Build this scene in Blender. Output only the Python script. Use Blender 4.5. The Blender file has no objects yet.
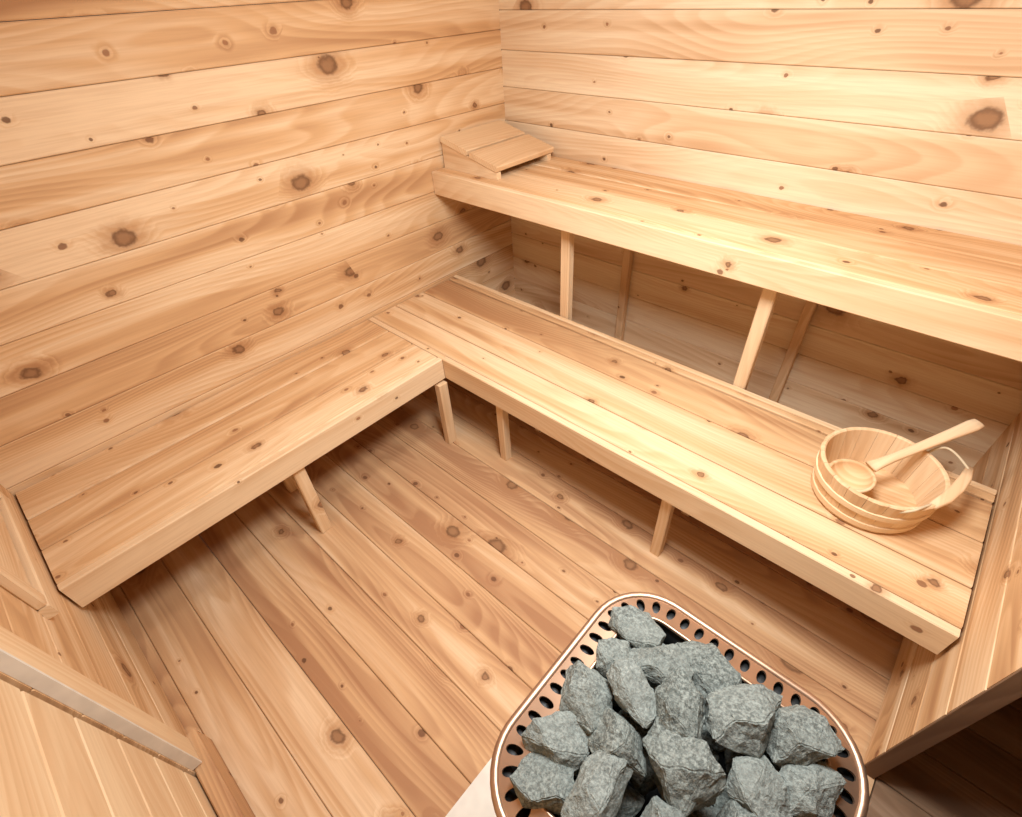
import bpy, bmesh, math, random
from mathutils import Vector, Matrix, noise
random.seed(12)
S=0.74; ZF=-0.12
W=3.078; HW=3.09; YF=-3.15; H1=0.45; H2=1.1406; CEIL=2.5
col=bpy.context.scene.collection
X=Vector((1,0,0));Y=Vector((0,1,0));Z=Vector((0,0,1))

# ---------------------------------------------------------------- materials
class NT:
    def __init__(s,name):
        s.m=bpy.data.materials.new(name);s.m.use_nodes=True
        s.t=s.m.node_tree;s.b=s.t.nodes['Principled BSDF']
    def n(s,typ,**k):
        nd=s.t.nodes.new(typ)
        for a,v in k.items(): setattr(nd,a,v)
        return nd
    def put(s,inp,v):
        if isinstance(v,bpy.types.NodeSocket): s.t.links.new(v,inp)
        elif v is not None: inp.default_value=v
    def math(s,op,a,b=None,c=None,clamp=False):
        nd=s.n('ShaderNodeMath',operation=op,use_clamp=clamp)
        s.put(nd.inputs[0],a)
        if b is not None: s.put(nd.inputs[1],b)
        if c is not None: s.put(nd.inputs[2],c)
        return nd.outputs[0]
    def xyz(s,x,y,z):
        nd=s.n('ShaderNodeCombineXYZ')
        for i,v in enumerate((x,y,z)): s.put(nd.inputs[i],v)
        return nd.outputs[0]
    def noise(s,vec,scale=1,detail=2,rough=.5):
        nd=s.n('ShaderNodeTexNoise');s.put(nd.inputs['Vector'],vec)
        nd.inputs['Scale'].default_value=scale;nd.inputs['Detail'].default_value=detail
        nd.inputs['Roughness'].default_value=rough
        return nd.outputs['Fac']
    def mr(s,v,a,b,c=0,d=1,smooth=True):
        nd=s.n('ShaderNodeMapRange')
        if smooth: nd.interpolation_type='SMOOTHSTEP'
        for i,q in enumerate((v,a,b,c,d)): s.put(nd.inputs[i],q)
        return nd.outputs[0]
    def mix(s,f,a,b,mode='MIX'):
        nd=s.n('ShaderNodeMix',data_type='RGBA',blend_type=mode)
        s.put(nd.inputs[0],f)
        for i,q in ((6,a),(7,b)):
            if isinstance(q,tuple): q=(*q,1) if len(q)==3 else q
            s.put(nd.inputs[i],q)
        return nd.outputs[2]

def wood(name,pale,amber,red,knots=.38,tintamt=1.0,rough=.7,kscale=3.4,base=.0,grain=.26,streak=1.1,rmax=.14,fibre=.42):
    t=NT(name)
    at=t.n('ShaderNodeAttribute',attribute_name='gc')
    sp=t.n('ShaderNodeSeparateXYZ');t.put(sp.inputs[0],at.outputs['Vector'])
    U,V,D=sp.outputs
    ti=t.n('ShaderNodeAttribute',attribute_name='tint').outputs['Fac']
    Vo=t.math('MULTIPLY_ADD',D,3.7,V)
    wob=t.math('SUBTRACT',t.noise(at.outputs['Vector'],30,2,.6),.5)
    def knot(sc,keep,rmin,rmax,off):
        vn=t.n('ShaderNodeTexVoronoi',voronoi_dimensions='2D')
        vn.inputs['Scale'].default_value=sc
        t.put(vn.inputs['Vector'],t.xyz(t.math('MULTIPLY_ADD',D,1.3,t.math('ADD',t.math('MULTIPLY',U,.75),off)),Vo,0.0))
        cs=t.n('ShaderNodeSeparateColor');t.put(cs.inputs[0],vn.outputs['Color'])
        d=t.math('MULTIPLY_ADD',wob,.10,vn.outputs['Distance'])
        ex=t.math('GREATER_THAN',cs.outputs[0],1-keep)
        r=t.math('MULTIPLY_ADD',t.math('POWER',cs.outputs[1],2.6),rmax-rmin,rmin)
        q=t.math('DIVIDE',d,r)
        return t.math('MULTIPLY',t.mr(q,1.15,.7),ex),t.math('MULTIPLY',t.mr(q,3.4,.8),ex),q,cs.outputs[2]
    c1,h1,q1,k1=knot(kscale,knots,.045,rmax,0.0)
    c2,h2,q2,k2=knot(kscale*1.9,knots*.85,.035,.085,5.3)
    low=t.noise(t.xyz(t.math('MULTIPLY',U,.5),t.math('MULTIPLY',V,3.0),D),1,1)
    rp=t.math('MULTIPLY_ADD',V,26,t.math('MULTIPLY',low,26))
    rp=t.math('ADD',rp,t.math('MULTIPLY',h1,2.4));rp=t.math('ADD',rp,t.math('MULTIPLY',h2,1.2))
    fr=t.math('FRACT',rp)
    band=t.math('MULTIPLY',t.mr(fr,0.0,.8),t.mr(fr,1.0,.82))
    fib=t.noise(t.xyz(t.math('MULTIPLY',U,4),t.math('MULTIPLY',V,110),D),1,2,.6)
    strk=t.noise(t.xyz(t.math('MULTIPLY',U,.4),t.math('MULTIPLY',V,11),t.math('ADD',D,40.)),1,1.5,.5)
    patch=t.noise(t.xyz(t.math('MULTIPLY',U,1.1),t.math('MULTIPLY',V,5),t.math('ADD',D,20.)),1,1)
    f=t.math('MULTIPLY_ADD',ti,.53*tintamt,base)
    f=t.math('ADD',f,t.math('MULTIPLY',band,t.mr(patch,.3,.65,grain*.35,grain)))
    f=t.math('ADD',f,t.mr(strk,.34,.68,-.18*streak,.34*streak))
    f=t.math('ADD',f,t.mr(patch,.3,.7,-.07,.12))
    f=t.math('ADD',f,t.math('MULTIPLY',t.math('ADD',h1,h2),.18),clamp=True)
    cr=t.n('ShaderNodeValToRGB');t.put(cr.inputs[0],f)
    e=cr.color_ramp.elements;e[0].color=(*pale,1);e[1].color=(*red,1);e[0].position=0.02;e[1].position=1
    m=e.new(.5);m.color=(*amber,1)
    c=cr.outputs[0]
    dk=t.mix(.5,c,red)
    c=t.mix(t.mr(fib,.35,.72,0,fibre),c,dk)
    c=t.mix(t.math('MULTIPLY',t.math('MULTIPLY',h1,h1),.5),c,(.40,.19,.08))
    c=t.mix(t.math('MULTIPLY',c1,.85),c,t.mix(t.mr(q1,.3,.95),(.30,.15,.07),(.11,.045,.02)))
    c=t.mix(t.math('MULTIPLY',c2,.82),c,t.mix(k2,(.30,.13,.06),(.09,.035,.016)))
    t.put(t.b.inputs['Base Color'],c)
    t.b.inputs['Roughness'].default_value=rough
    t.b.inputs['Specular IOR Level'].default_value=.2
    bp=t.n('ShaderNodeBump');bp.inputs['Strength'].default_value=.1;bp.inputs['Distance'].default_value=.003
    t.put(bp.inputs['Height'],fib)
    t.put(t.b.inputs['Normal'],bp.outputs[0])
    return t.m
def plain(name,c,rough=.5,metal=0):
    t=NT(name)
    nz=t.noise(t.n('ShaderNodeTexCoord').outputs['Object'],18,2)
    t.put(t.b.inputs['Base Color'],t.mix(t.mr(nz,.3,.7,0,1),tuple(v*.9 for v in c),tuple(min(1,v*1.05) for v in c)))
    t.b.inputs['Roughness'].default_value=rough;t.b.inputs['Metallic'].default_value=metal
    return t.m
M_left =wood('cedar_left', (.83,.61,.385),(.68,.42,.215),(.45,.235,.11),base=.04)
M_back =wood('cedar_back', (.86,.69,.475),(.75,.53,.325),(.54,.32,.165),tintamt=.7,knots=.32,base=-.02)
M_floor=wood('cedar_floor',(.79,.56,.35),(.62,.37,.19),(.40,.20,.098),base=.07,tintamt=1.0,rough=.65)
M_bench=wood('cedar_bench',(.82,.59,.36),(.67,.41,.205),(.45,.23,.105),knots=.44,base=.01,tintamt=1.05,streak=.9,rmax=.11)
M_face =wood('cedar_fascia',(.81,.60,.38),(.69,.45,.25),(.50,.29,.14),knots=.22,tintamt=.6,streak=.7,rmax=.08)
M_pine =wood('pine',(.82,.61,.38),(.73,.49,.28),(.58,.36,.185),knots=.0,tintamt=.6,streak=.6)
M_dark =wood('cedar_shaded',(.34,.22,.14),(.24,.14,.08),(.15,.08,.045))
M_black=plain('black_steel',(.012,.012,.012),.5,.3)
M_bronze=plain('bronze_rim',(.46,.30,.20),.40,.88)
M_cream=plain('cream_enamel',(.72,.67,.58),.4)
M_white=plain('hearth_stone',(.76,.70,.61),.6)
M_rope=plain('rope',(.62,.50,.33),.9)

# ---------------------------------------------------------------- board builder
class Boards:
    def __init__(s): s.v=[];s.f=[];s.gc=[];s.ti=[]
    def add(s,o,u,v,L,Wd,T,ch=.005,w=None,tint=None,u0=None):
        o=Vector(o);u=Vector(u).normalized();v=Vector(v).normalized()
        w=u.cross(v).normalized() if w is None else Vector(w)
        sd=random.uniform(0,60);su=random.uniform(0,30) if u0 is None else u0
        ti=random.random() if tint is None else tint
        c=min(ch,Wd*.3,T*.3)
        pr=[(c,0),(Wd-c,0),(Wd,c),(Wd,T-c),(Wd-c,T),(c,T),(0,T-c),(0,c)]
        b=len(s.v)
        for x in (0,L):
            for a,d in pr:
                s.v.append(o+u*x+v*a+w*d);s.gc.append((x+su,a+d+.02,sd));s.ti.append(ti)
        n=8
        s.f.append([b+i for i in range(n)][::-1]);s.f.append([b+n+i for i in range(n)])
        for i in range(n):
            j=(i+1)%n;s.f.append([b+i,b+j,b+n+j,b+n+i])
    def post(s,p0,p1,a,da,db,**k):
        p0=Vector(p0);p1=Vector(p1);u=(p1-p0).normalized();v=Vector(a);v=(v-u*v.dot(u)).normalized();w=u.cross(v)
        s.add(p0-v*da/2-w*db/2,u,v,(p1-p0).length,da,db,w=w,**k)
    def obj(s,name,mat,parent=None):
        me=bpy.data.meshes.new(name);me.from_pydata([tuple(q) for q in s.v],[],s.f)
        bm=bmesh.new();bm.from_mesh(me);bmesh.ops.recalc_face_normals(bm,faces=bm.faces);bm.to_mesh(me);bm.free()
        a=me.attributes.new('gc','FLOAT_VECTOR','POINT');a.data.foreach_set('vector',[q for g in s.gc for q in g])
        a=me.attributes.new('tint','FLOAT','POINT');a.data.foreach_set('value',s.ti)
        me.materials.append(mat);ob=bpy.data.objects.new(name,me);col.objects.link(ob)
        if parent: ob.parent=parent
        return ob
def empty(name):
    e=bpy.data.objects.new(name,None);e.empty_display_size=.1;col.objects.link(e);return e
def rawmesh(name,v,f,mat,parent=None,smooth=False,solid=0,grain=None):
    me=bpy.data.meshes.new(name);me.from_pydata([tuple(q) for q in v],[],f)
    bm=bmesh.new();bm.from_mesh(me);bmesh.ops.remove_doubles(bm,verts=bm.verts,dist=1e-6)
    bmesh.ops.recalc_face_normals(bm,faces=bm.faces);bm.to_mesh(me);bm.free()
    for p in me.polygons: p.use_smooth=smooth
    me.materials.append(mat);ob=bpy.data.objects.new(name,me);col.objects.link(ob)
    if grain:
        a=me.attributes.new('gc','FLOAT_VECTOR','POINT');a.data.foreach_set('vector',[q for vv in me.vertices for q in grain(vv.co)])
        a=me.attributes.new('tint','FLOAT','POINT');a.data.foreach_set('value',[.3]*len(me.vertices))
    if solid:
        m=ob.modifiers.new('s','SOLIDIFY');m.thickness=solid;m.offset=0
    if parent: ob.parent=parent
    return ob

P=.1825;G=.0009
# ---------------------------------------------------------------- room
def wall(name,mat,o,u,n,L,z0,z1,zline,holes=()):
    b=Boards();T=.045;u=Vector(u);n=Vector(n);o=Vector(o)
    k=math.floor((z0-zline)/P);z=zline+k*P
    while z<z1:
        a=max(z,z0);c=min(z+P,z1)
        segs=[(0,L)]
        for (h0,h1,hz0,hz1) in holes:
            if (a+c)/2>hz0 and (a+c)/2<hz1:
                ns=[]
                for s0,s1 in segs:
                    if h0>s0: ns.append((s0,h0))
                    if h1<s1: ns.append((h1,s1))
                segs=ns
        for s0,s1 in segs:
            if c-a>.02: b.add(o+u*s0+Z*(a+G-o.z),u,Z,s1-s0,c-a-2*G,T,ch=.0035,w=n,tint=random.random()**1.2)
        z+=P
    return b.obj(name,mat)
wall('wall_left',M_left,(0,-3.2,0),Y,-X,3.2,ZF,CEIL,1.755)
wall('wall_back',M_back,(0,0,0),X,Y,4.5,ZF,CEIL,1.66)
DX0,DX1,DZ=1.37,2.35,2.05
wall('wall_front',M_left,(0,YF,0),X,-Y,4.5,ZF,CEIL,1.70,holes=[(DX0,DX1,-1,DZ)])
wall('wall_right',M_left,(HW,-1.60,0),Y,X,1.60,ZF,CEIL,1.72)
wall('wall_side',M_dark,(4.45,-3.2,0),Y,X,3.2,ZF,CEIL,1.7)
b=Boards();b.add((HW+.001,-1.607,ZF+.001),Z,X,CEIL-ZF-.002,.045,.006,ch=.001,w=Y,tint=.8);b.obj('shaded_wall_end',M_dark)  # wall end coloured dark so it merges with the alcove's shade
# floor
b=Boards();y=-3.3
while y<0.05:
    b.add((0,y+.001,ZF-.05),X,Y,3.14,.188,.05,ch=.0035,w=Z,tint=random.random());y+=.19
b.obj('floor',M_floor)
b=Boards();y=-3.3
while y<0.05:
    b.add((3.145,y+.001,ZF-.05),X,Y,1.4,.188,.05,ch=.004,w=Z);y+=.19
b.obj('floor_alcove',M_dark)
b=Boards();x=-.05
while x<4.5:
    b.add((x,-3.25,CEIL),Y,X,3.3,.18,.05,w=Z);x+=.1825
b.obj('ceiling',M_back)

# front wall : vent window, door, trims
b=Boards();fw=.05
b.add((.25,YF,.58),X,Z,.70,fw,.03,w=Y,tint=.1);b.add((.25,YF,1.18),X,Z,.70,fw,.03,w=Y,tint=.1)
b.add((.25,YF,.635),Z,X,.54,fw,.03,w=Y,tint=.1);b.add((.90,YF,.635),Z,X,.54,fw,.03,w=Y,tint=.1)
for i in range(3): b.add((.305,YF,.637+i*.18),X,Z,.59,.176,.012,w=Y,tint=.1)
b.obj('window_1',M_face)
b=Boards()
b.add((DX0-.125,YF,ZF+.145),Z,X,DZ-ZF-.03,.11,.03,w=Y,tint=.0)
b.add((DX1,YF,ZF+.145),Z,X,DZ-ZF-.03,.11,.03,w=Y,tint=.05)
b.add((DX0-.014,YF,DZ),X,Z,DX1-DX0+.013,.11,.03,w=Y,tint=.05)
b.obj('trim_1',M_pine)
b=Boards()
b.add((DX0-.14,YF+.001,ZF+.001),X,Z,DX1-DX0+.2,.14,.055,w=Y,tint=.95)
b.obj('trim_2',M_floor)
b=Boards()
z=ZF+.03
while z<DZ-.02:
    b.add((DX0+.012,YF-.035,z),X,Z,DX1-DX0-.024,min(.18,DZ-z),.03,w=Y,tint=random.random()*.35);z+=.1825
b.obj('door_1',M_pine)
b=Boards();b.add((DX0-.013,YF,ZF+.15),Z,X,DZ-ZF-.15,.008,.033,ch=.001,w=Y,tint=0);b.obj('trim_4',M_white)

# ---------------------------------------------------------------- benches
A=.6976;BY=-1.337;FT=.131;BT=.045
low=empty('l_shaped_sauna_bench')
b=Boards()
for i,(y0,y1) in enumerate([(-1.30,-1.12),(-1.12,-.89),(-.89,-.665)]):
    b.add((.005,y0+.003,H1-BT),X,Y,W-.005,y1-y0-.006,BT,ch=.006,w=Z,tint=[.12,.3,.9][i])
b.add((.005,BY,H1-BT),X,Y,A-.008,.035,BT,ch=.003,w=Z,tint=.12)
b.add((.005,-.660,H1-.10),X,Y,W-.005,.04,.105,ch=.004,w=Z,tint=.7)
b.add((.005,-.617,H1-.10),X,Y,W-.005,.03,.108,ch=.004,w=Z,tint=.1)
pw=(A-.037)/3
for i in range(3):
    b.add((.004+i*pw,-3.14,H1-BT),Y,X,3.14+BY-.006,pw-.006,BT,ch=.006,w=Z,tint=[.45,.35,.1][i])
b.obj('seat_boards',M_bench,low)
b=Boards()
b.add((A-.002,BY,H1-FT),X,Z,W-A,FT,.035,ch=.004,w=Y,tint=.2)
b.add((A-.035,-3.14,H1-FT),Y,Z,3.14+BY-.003,FT,.035,ch=.004,w=X,tint=.2)
b.obj('fascia',M_face,low)
b=Boards()
zl=H1-BT-.001
for x in (1.08,2.09):
    b.post((x,BY+.055,ZF),(x,BY+.055,zl),X,.05,.05,tint=.2)
    b.post((x,-.97,ZF),(x,-.97,zl),X,.05,.05,tint=.5)
    b.post((x+.05,-.62,zl-.045),(x+.05,BY+.04,zl-.045),X,.04,.09,tint=.5)
    b.post((x+.052,-1.0,ZF+.03),(x+.052,-.6,.3),X,.04,.05,tint=.5)
b.post((3.05,-.62,zl-.045),(3.05,BY+.04,zl-.045),X,.04,.09,tint=.5)
b.post((.745-.03,-1.395,ZF),(.745-.05,-1.375,zl-.1),X,.05,.06,tint=.15)
b.post((.69,-2.27,ZF),(.635,-2.245,zl),Y,.06,.05,tint=.2)
b.post((.30,-2.24,ZF),(.30,-2.24,zl),Y,.05,.05,tint=.5)
for y in (-2.185,-3.10): b.post((.03,y,zl-.045),(.65,y,zl-.045),Y,.04,.09,tint=.5)
b.post((.03,-.9,ZF),(.03,-.9,zl),X,.05,.05,tint=.5)
b.obj('legs',M_face,low)

up=empty('sauna_bench')
U_=.667
b=Boards();n=3;pw=(U_-.035)/n
for i in range(n):
    b.add((.005,-U_+.035+i*pw+.003,H2-BT),X,Y,HW-.01,pw-.006,BT,ch=.006,w=Z,tint=[.1,.4,.2][i])
b.obj('seat_boards',M_bench,up)
b=Boards();b.add((.004,-U_,H2-FT),X,Z,HW-.01,FT,.034,ch=.004,w=Y,tint=.1);b.obj('fascia',M_face,up)
b=Boards();zl=H2-BT-.001
for x in (.95,2.045):
    b.post((x,-.555,ZF),(x,-.555,zl),X,.06,.05,tint=.3)
    b.post((x+.08,-.03,ZF),(x+.08,-.03,zl),X,.05,.05,tint=.6)
    b.post((x+.045,-.62,zl-.05),(x+.045,-.01,zl-.05),X,.04,.09,tint=.5)
b.post((.03,-.62,zl-.05),(.03,-.01,zl-.05),X,.04,.09)
b.obj('legs',M_face,up)

# headrest
hr=empty('sauna_headrest')
b=Boards()
x0,x1,yA,yB=.015,.465,-.575,-.07
z0,z1=H2+.170,H2+.07
sl=Vector((x1-x0,0,z1-z0));L=sl.length;sl.normalize()
nn=sl.cross(Y).normalized()
if nn.z<0: nn=-nn
half=(L-.02)/2
b.add(Vector((x0,yA,z0))-nn*.03,Y,sl,yB-yA,half,.03,ch=.004,w=nn,tint=.1)
b.add(Vector((x0,yA,z0))+sl*(half+.02)-nn*.03,Y,sl,yB-yA,half,.03,ch=.004,w=nn,tint=.4)
b.obj('slats',M_pine,hr)
def cheek(y):
    p=[(x0,H2+.001),(x1-.01,H2+.001),(x1-.01,z1-.032),(x0,z0-.032)]
    v=[(a,y,c) for a,c in p]+[(a,y+.035,c) for a,c in p]
    f=[[0,1,2,3],[4,5,6,7]]+[[i,(i+1)%4,4+(i+1)%4,4+i] for i in range(4)]
    rawmesh('cheek',v,f,M_face,hr,grain=lambda c:(c.x,c.z+c.y,3.))
cheek(yA+.004);cheek(yB-.055)

# ---------------------------------------------------------------- heater
HX,HY,HZ=2.58,-2.30,.80
he=empty('sauna_heater')
AH,R=.268,.11
def rr(s,off):
    st=2*(AH-R);arc=R*math.pi/2;per=4*(st+arc);d=(s%1)*per
    for q in range(4):
        ang=q*math.pi/2
        c,sn=math.cos(ang),math.sin(ang)
        if d<st:
            p=Vector((AH,-(AH-R)+d));nn=Vector((1,0));break
        d-=st
        if d<arc:
            th=d/R;nn=Vector((math.cos(th),math.sin(th)));p=Vector((AH-R,AH-R))+nn*R;break
        d-=arc
    p=p+nn*off
    return Vector((p.x*c-p.y*sn,p.x*sn+p.y*c))
PER=4*(2*(AH-R)+R*math.pi/2)
def ringmesh(name,prof,mat,n=120,closed=False,smooth=True,solid=0):
    v=[];f=[];m=len(prof)
    for i in range(n):
        for off,z in prof:
            q=rr(i/n,off);v.append((HX+q.x,HY+q.y,z))
    for i in range(n):
        for j in range(m if closed else m-1):
            a=i*m+j;b2=i*m+(j+1)%m;c=((i+1)%n)*m+(j+1)%m;d=((i+1)%n)*m+j
            f.append([a,b2,c,d])
    return rawmesh(name,v,f,mat,he,smooth=smooth,solid=solid)
v=[];f=[];NH=52;K=16
for h in range(NH):
    base=len(v);cs=1/NH;hw=.031
    bd=[];ho=[]
    for k in range(K):
        th=(k+.5)*2*math.pi/K
        cx,cy=math.cos(th),math.sin(th)
        m=max(abs(cx),abs(cy));bd.append((cx/m,cy/m));ho.append((cx,cy))
    for a,b_ in bd:
        s=(h+.5+a*.5)*cs;t=b_*hw;q=rr(s,t);v.append((HX+q.x,HY+q.y,HZ+.006-t*.3))
    for a,b_ in ho:
        s=(h+.5+a*.0098/(PER/NH))*cs;t=b_*.0195;q=rr(s,t);v.append((HX+q.x,HY+q.y,HZ+.006-t*.3))
    for a,b_ in ((-1,-1),(1,-1),(1,1),(-1,1)):
        s=(h+.5+a*.5)*cs;t=b_*hw;q=rr(s,t);v.append((HX+q.x,HY+q.y,HZ+.006-t*.3))
    for k in range(K):
        j=(k+1)%K;f.append([base+k,base+j,base+K+j,base+K+k])
    cor={1:base+2*K+2,5:base+2*K+3,9:base+2*K+0,13:base+2*K+1}
    for k,cv in cor.items(): f.append([base+k,base+(k+1)%K,cv])
rawmesh('rim_plate',v,f,M_bronze,he,solid=.005)
tube=[(.034+.010*math.cos(a),HZ-.005+.010*math.sin(a)) for a in [i*math.pi/5 for i in range(10)]]
ringmesh('rim_lip',tube,M_bronze,closed=True)
ringmesh('rim_skirt',[(.043,HZ-.006),(.043,HZ-.05),(.030,HZ-.062)],M_bronze,solid=.004)
tube=[(-.033+.005*math.cos(a),HZ+.014+.005*math.sin(a)) for a in [i*math.pi/4 for i in range(8)]]
ringmesh('rim_inner_lip',tube,M_bronze,closed=True)
ringmesh('basket',[(-.033,HZ+.006),(-.036,HZ-.08),(-.04,.42)],M_black,solid=.004)
ringmesh('casing',[(.030,HZ-.055),(.030,.06),(.022,.05)],M_cream,solid=.006)
ringmesh('under_rim',[(.026,HZ-.012),(-.03,HZ-.03)],M_black,solid=.003)
def slab(name,x0,x1,y0,y1,z0,z1,mat,par,ch=.01):
    bm=bmesh.new();bmesh.ops.create_cube(bm,size=1)
    for q in bm.verts: q.co=Vector(((x0+x1)/2+q.co.x*(x1-x0),(y0+y1)/2+q.co.y*(y1-y0),(z0+z1)/2+q.co.z*(z1-z0)))
    bmesh.ops.bevel(bm,geom=bm.edges,offset=ch,segments=2,affect='EDGES')
    me=bpy.data.meshes.new(name);bm.to_mesh(me);bm.free();me.materials.append(mat)
    ob=bpy.data.objects.new(name,me);col.objects.link(ob);ob.parent=par;return ob
slab('basket_floor',HX-.23,HX+.23,HY-.23,HY+.23,.40,.43,M_black,he,.004)
slab('base_plate',HX-.25,HX+.25,HY-.25,HY+.25,.05,.065,M_black,he,.004)
for i,(sx,sy) in enumerate([(-1,-1),(1,-1),(1,1),(-1,1)]):
    slab('foot_%d'%(i+1),HX+sx*.2-.02,HX+sx*.2+.02,HY+sy*.2-.02,HY+sy*.2+.02,ZF+.03,.055,M_black,he,.003)
slab('hearth_pad',2.085,3.05,-3.0,-1.80,ZF,ZF+.03,M_white,None,.01)

# stones
ts=NT('grey_stone')
tc=ts.n('ShaderNodeTexCoord').outputs['Object']
ra=ts.n('ShaderNodeAttribute',attribute_name='tone').outputs['Fac']
n1=ts.noise(tc,20,4,.65);n2=ts.noise(tc,170,3,.8)
c=ts.mix(ts.mr(n2,.34,.68),(.055,.062,.055),(.265,.285,.255))
c=ts.mix(ts.mr(n1,.42,.68,0,.5),c,(.16,.175,.155))
c=ts.mix(ts.math('MULTIPLY',ra,.5),c,ts.mix(.6,c,(.36,.38,.345)))
ts.put(ts.b.inputs['Base Color'],c);ts.b.inputs['Roughness'].default_value=.85
ts.b.inputs['Specular IOR Level'].default_value=.3
bp=ts.n('ShaderNodeBump');bp.inputs['Strength'].default_value=.8;bp.inputs['Distance'].default_value=.004
ts.put(bp.inputs['Height'],ts.math('ADD',n2,ts.math('MULTIPLY',n1,2.5)));ts.put(ts.b.inputs['Normal'],bp.outputs[0])
BM=bmesh.new();tones=[]
rs=random.Random(8)
def stone(x,y,z,r):
    bm=bmesh.new()
    sc=Vector((rs.uniform(1.05,1.32),rs.uniform(.8,1.0),rs.uniform(.62,.85)))
    off=rs.random()*6;N=12
    for i in range(N):
        zz=1-2*(i+.5)/N;ra=math.sqrt(1-zz*zz);th=i*2.39996+off
        d=(Vector((ra*math.cos(th),ra*math.sin(th),zz))+Vector([rs.uniform(-.42,.42) for _ in range(3)])).normalized()
        d=Vector((d.x*sc.x,d.y*sc.y,d.z*sc.z))*r*rs.uniform(.9,1.12);bm.verts.new(d)
    res=bmesh.ops.convex_hull(bm,input=bm.verts)
    bmesh.ops.delete(bm,geom=[g for g in set(res['geom_interior']+res['geom_unused']) if isinstance(g,bmesh.types.BMVert)],context='VERTS')
    bmesh.ops.dissolve_limit(bm,angle_limit=.4,verts=bm.verts,edges=bm.edges)
    bmesh.ops.bevel(bm,geom=bm.edges,offset=r*.035,segments=2,affect='EDGES')
    bmesh.ops.triangulate(bm,faces=bm.faces)
    for it in range(3):
        lg=[e for e in bm.edges if e.calc_length()>r*.15]
        if lg: bmesh.ops.subdivide_edges(bm,edges=lg,cuts=1)
        bmesh.ops.triangulate(bm,faces=bm.faces)
    rot=Matrix.Rotation(rs.uniform(0,6.28),4,'Z')@Matrix.Rotation(rs.uniform(-.5,.5),4,'X')
    o=Vector((rs.uniform(0,50),rs.uniform(0,50),0))
    for q in bm.verts:
        nv=noise.noise_vector(q.co*(2.4/r)+o)*r*.07+noise.noise_vector(q.co*(6/r)+o)*r*.04+noise.noise_vector(q.co*(13/r)+o)*r*.02
        q.co=q.co+nv
    bm.transform(Matrix.Translation((x,y,z))@rot)
    tones.extend([rs.random()]*len(bm.verts))
    me=bpy.data.meshes.new('t');bm.to_mesh(me);bm.free();BM.from_mesh(me);bpy.data.meshes.remove(me)
top=[(2.385,-2.125,.066),(2.46,-2.175,.068),(2.55,-2.115,.074),(2.375,-2.33,.068),(2.45,-2.265,.064),(2.54,-2.235,.064),
(2.38,-2.43,.070),(2.47,-2.365,.064),(2.645,-2.165,.084),(2.74,-2.12,.068),(2.60,-2.32,.084),(2.50,-2.455,.074),
(2.715,-2.255,.068),(2.785,-2.19,.060),(2.41,-2.50,.064),(2.63,-2.44,.076),(2.735,-2.345,.074),(2.56,-2.525,.068),(2.78,-2.42,.070),(2.70,-2.515,.068),(2.79,-2.30,.055),(2.375,-2.22,.053)]
for x,y,r in top:
    k=1-max(abs(x-HX),abs(y-HY))/.3
    stone(x,y,HZ+.005+.085*k+rs.uniform(-.022,.025),r)
for i in range(6):
    for j in range(6):
        stone(HX-.185+.074*i+rs.uniform(-.012,.012),HY-.185+.074*j+rs.uniform(-.012,.012),HZ-.055+rs.uniform(-.025,.015),.050)
me=bpy.data.meshes.new('sauna_stones');BM.to_mesh(me);BM.free();me.materials.append(ts.m)
a=me.attributes.new('tone','FLOAT','POINT')
if len(tones)==len(me.vertices): a.data.foreach_set('value',tones)
so=bpy.data.objects.new('sauna_stones',me);col.objects.link(so)

# ---------------------------------------------------------------- bucket
bk=empty('wooden_bucket')
BX,BYc,BZ,BH=2.70,-.925,H1+.001,.172
R0,R1,TH=.182,.208,.018
v=[];f=[];gc=[];ti=[];NS=20
for i in range(NS):
    a0=i/NS*2*math.pi+.003;a1=(i+1)/NS*2*math.pi-.003
    sd=random.uniform(0,50);tt=random.random();b0=len(v);seg=3
    for k in range(seg+1):
        a=a0+(a1-a0)*k/seg
        e=.002 if k in (0,seg) else 0
        for r,z in ((R0-e,0),(R1-e,BH-.004),(R1-.005,BH),(R1-TH+.005,BH),(R1-TH,BH-.004),(R0-TH,0)):
            v.append((BX+r*math.cos(a),BYc+r*math.sin(a),BZ+z));gc.append((z+sd,(a-a0)*.2,sd));ti.append(tt)
    for k in range(seg):
        for j in range(6):
            p=b0+k*6+j;q=b0+k*6+(j+1)%6;f.append([p,q,q+6,p+6])
    f.append([b0+j for j in range(6)]);f.append([b0+seg*6+j for j in range(6)])
me=bpy.data.meshes.new('staves');me.from_pydata(v,[],f)
bm=bmesh.new();bm.from_mesh(me);bmesh.ops.recalc_face_normals(bm,faces=bm.faces);bm.to_mesh(me);bm.free()
a=me.attributes.new('gc','FLOAT_VECTOR','POINT');a.data.foreach_set('vector',[q for g in gc for q in g])
a=me.attributes.new('tint','FLOAT','POINT');a.data.foreach_set('value',ti)
me.materials.append(M_pine);ob=bpy.data.objects.new('staves',me);col.objects.link(ob);ob.parent=bk
def lathe(name,prof,mat,cx,cy,par,n=64,closed=False,smooth=True):
    v=[];f=[];m=len(prof)
    for i in range(n):
        a=i/n*2*math.pi
        for r,z in prof: v.append((cx+r*math.cos(a),cy+r*math.sin(a),z))
    for i in range(n):
        for j in range(m if closed else m-1):
            f.append([i*m+j,i*m+(j+1)%m,((i+1)%n)*m+(j+1)%m,((i+1)%n)*m+j])
    return rawmesh(name,v,f,mat,par,smooth=smooth,grain=lambda c:(math.atan2(c.y-cy,c.x-cx)*.2,c.z+.3*((c.x-cx)**2+(c.y-cy)**2)**.5,7.))
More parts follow.
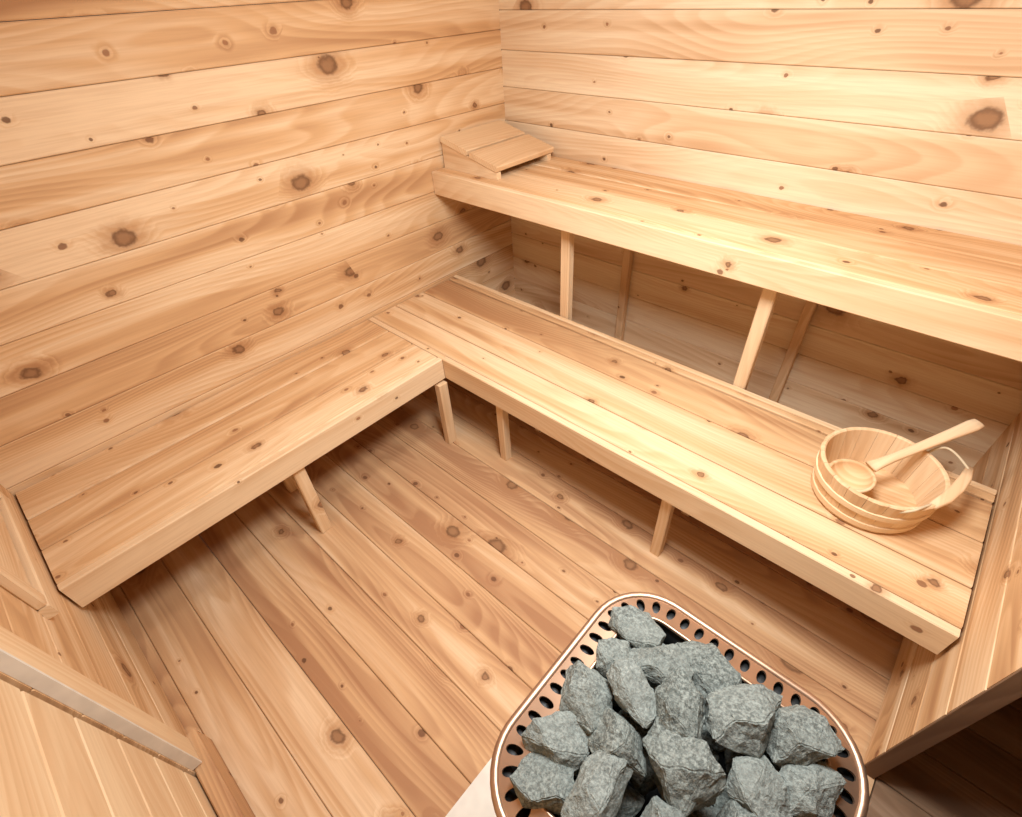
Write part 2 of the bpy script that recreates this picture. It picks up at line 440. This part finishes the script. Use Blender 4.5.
def rad(z): return R0+(R1-R0)*z/BH
for nm,z in (('hoop_1',.03),('hoop_2',.10)):
    lathe(nm,[(rad(z)-.002,BZ+z-.014),(rad(z)+.005,BZ+z-.013),(rad(z)+.007,BZ+z+.011),(rad(z)-.001,BZ+z+.013)],M_pine,BX,BYc,bk,closed=True,smooth=False)
nb=48
v=[];f=[]
for zz in (BZ+.010,BZ+.022):
    for i in range(nb):
        a=i/nb*2*math.pi;rr_=R0-TH+.003;v.append((BX+rr_*math.cos(a),BYc+rr_*math.sin(a),zz))
f=[list(range(nb)),list(range(nb,2*nb))]+[[i,(i+1)%nb,nb+(i+1)%nb,nb+i] for i in range(nb)]
rawmesh('bucket_bottom',v,f,M_bench,bk,grain=lambda c:(c.x,c.y,9.))
def curve(name,pts,r,mat,par):
    cu=bpy.data.curves.new(name,'CURVE');cu.dimensions='3D';cu.bevel_depth=r;cu.bevel_resolution=3;cu.resolution_u=8
    sp=cu.splines.new('NURBS');sp.points.add(len(pts)-1);sp.use_endpoint_u=True;sp.order_u=3
    for i,q in enumerate(pts): sp.points[i].co=(*q,1)
    tmp=bpy.data.objects.new('tmp',cu);col.objects.link(tmp)
    dg=bpy.context.evaluated_depsgraph_get();me=bpy.data.meshes.new_from_object(tmp.evaluated_get(dg))
    bpy.data.objects.remove(tmp);me.name=name;me.materials.clear();me.materials.append(mat)
    for p in me.polygons: p.use_smooth=True
    ob=bpy.data.objects.new(name,me);col.objects.link(ob);ob.parent=par;return ob
def sweep(name,pts,wid,thk,side,mat,par,n=12):
    v=[];f=[];m=len(pts)
    for i,q in enumerate(pts):
        q=Vector(q);d=(Vector(pts[min(i+1,m-1)])-Vector(pts[max(i-1,0)])).normalized()
        s_=Vector(side);s_=(s_-d*s_.dot(d)).normalized();t_=d.cross(s_)
        for k in range(n):
            a=k/n*2*math.pi;ca,sa=math.cos(a),math.sin(a)
            ca=math.copysign(abs(ca)**.6,ca);sa=math.copysign(abs(sa)**.6,sa)
            v.append(q+s_*ca*wid[i]/2+t_*sa*thk[i]/2)
    for i in range(m-1):
        for k in range(n): f.append([i*n+k,i*n+(k+1)%n,(i+1)*n+(k+1)%n,(i+1)*n+k])
    f.append(list(range(n)));f.append([(m-1)*n+k for k in range(n)])
    o=Vector(pts[0]);d=(Vector(pts[-1])-o).normalized();s_=Vector(side).normalized()
    return rawmesh(name,v,f,mat,par,smooth=True,grain=lambda c:((c-o).dot(d),(c-o).dot(s_)+(c.z)*.3,11.))
hb=[(2.872,-1.02,.612),(2.898,-.97,.624),(2.918,-.90,.630),(2.93,-.83,.630),(2.935,-.76,.624)]
sweep('handle_bar',hb,[.026,.040,.040,.036,.026],[.02]*5,(1,0,.1),M_face,bk)
curve('rope_1',[(2.80,-.757,.60),(2.82,-.735,.645),(2.87,-.72,.652),(2.93,-.775,.632)],.0045,M_rope,bk)
curve('rope_2',[(2.80,-1.10,.60),(2.825,-1.105,.63),(2.85,-1.06,.632),(2.872,-1.01,.615)],.0045,M_rope,bk)

# ladle : round hollow bowl lying in the bucket mouth, handle resting on the far rim
ld=empty('wooden_ladle')
bc=Vector((2.628,-1.000,.582));LR=.080
tip=Vector((2.900,-.600,.715))
d=tip-bc;dn=d.normalized()
v=[];f=[];n=40;m=9
fl=Vector((dn.x,dn.y,0)).normalized()
ax=Vector((fl.y,-fl.x,0));tilt=Matrix.Rotation(.12,3,ax)
for i in range(n):
    a=i/n*2*math.pi
    pr=[(LR*math.sin(k/m*math.pi/2),-LR*.8*math.cos(k/m*math.pi/2)) for k in range(m+1)]+[((LR-.010)*math.sin(k/m*math.pi/2),-(LR-.010)*.8*math.cos(k/m*math.pi/2)) for k in range(m,-1,-1)]
    for r,z in pr: v.append(bc+tilt@Vector((r*math.cos(a),r*math.sin(a),z)))
q=len(pr)
for i in range(n):
    for j in range(q-1): f.append([i*q+j,i*q+j+1,((i+1)%n)*q+j+1,((i+1)%n)*q+j])
rawmesh('ladle_bowl',v,f,M_bench,ld,smooth=True,grain=lambda c:(c.x,c.y,5.))
st=bc+dn*(LR-.004)
ks=[0,.08,.2,.45,.75,.93,.99,1.]
sweep('ladle_handle',[st+(tip-st)*k for k in ks],[.052,.042,.034,.036,.044,.052,.046,.025],[.018,.018,.018,.018,.018,.018,.016,.010],(dn.y,-dn.x,0),M_face,ld)

# ---------------------------------------------------------------- added fill lights + made-up lamp disc
lathe('added_lamp_disc',[(0.001,CEIL-.05),(.10,CEIL-.05),(.14,CEIL-.03),(.15,CEIL-.002)],M_white,1.2,-1.5,None)  # made-up fixture disc on the ceiling, dressing the added lights
def area(name,loc,tgt,size,e,colr=(1,1,1)):
    l=bpy.data.lights.new(name,'AREA');l.size=size;l.energy=e*S*S;l.color=colr;l.shape='DISK'
    o=bpy.data.objects.new(name,l);col.objects.link(o);o.location=loc
    o.rotation_euler=(Vector(tgt)-Vector(loc)).to_track_quat('-Z','Y').to_euler();return o
area('fill_main',(2.15,-1.85,2.42),(1.9,-1.35,0),.6,62,(.93,.98,1))  # added soft overhead light standing in for bounced flash, no known lamp
area('fill_second',(1.3,-1.4,2.40),(1.3,-1.2,0),.35,15,(.93,.98,1))  # second added overhead fill, no known lamp behind it
w=bpy.data.worlds.new('world');bpy.context.scene.world=w;w.use_nodes=True
w.node_tree.nodes['Background'].inputs[0].default_value=(.9,.95,1,1);w.node_tree.nodes['Background'].inputs[1].default_value=.05

# ---------------------------------------------------------------- camera
cx,cy,cz,yaw,pit,rol,fpx,px,py=2.5608,-2.6731,1.9851,.7557,-.7455,-.0505,489.4605,525.5964,427.3134
fw=Vector((-math.sin(yaw)*math.cos(pit),math.cos(yaw)*math.cos(pit),math.sin(pit)))
r=fw.cross(Z).normalized();u=r.cross(fw)
r2=r*math.cos(rol)+u*math.sin(rol);u2=-r*math.sin(rol)+u*math.cos(rol)
cd=bpy.data.cameras.new('camera');cam=bpy.data.objects.new('camera',cd);col.objects.link(cam)
cd.sensor_width=36;cd.sensor_fit='HORIZONTAL';cd.lens=fpx/1022*36
cd.shift_x=-(px-511)/1022;cd.shift_y=(py-408.5)/1022;cd.clip_start=.01
cam.matrix_world=Matrix(((r2.x,u2.x,-fw.x,cx),(r2.y,u2.y,-fw.y,cy),(r2.z,u2.z,-fw.z,cz),(0,0,0,1)))
bpy.context.scene.camera=cam
# real-world scale, floor at z=0
T=Matrix.Scale(S,4)@Matrix.Translation((0,0,-ZF))
for o in bpy.data.objects:
    if o.type=='MESH':
        o.data.transform(T)
        for m in o.modifiers:
            if m.type=='SOLIDIFY': m.thickness*=S
    elif o.type in('LIGHT','CAMERA'):
        o.location=T@o.location
        if o.type=='LIGHT': o.data.size*=S
bpy.context.scene.view_settings.view_transform='Standard'
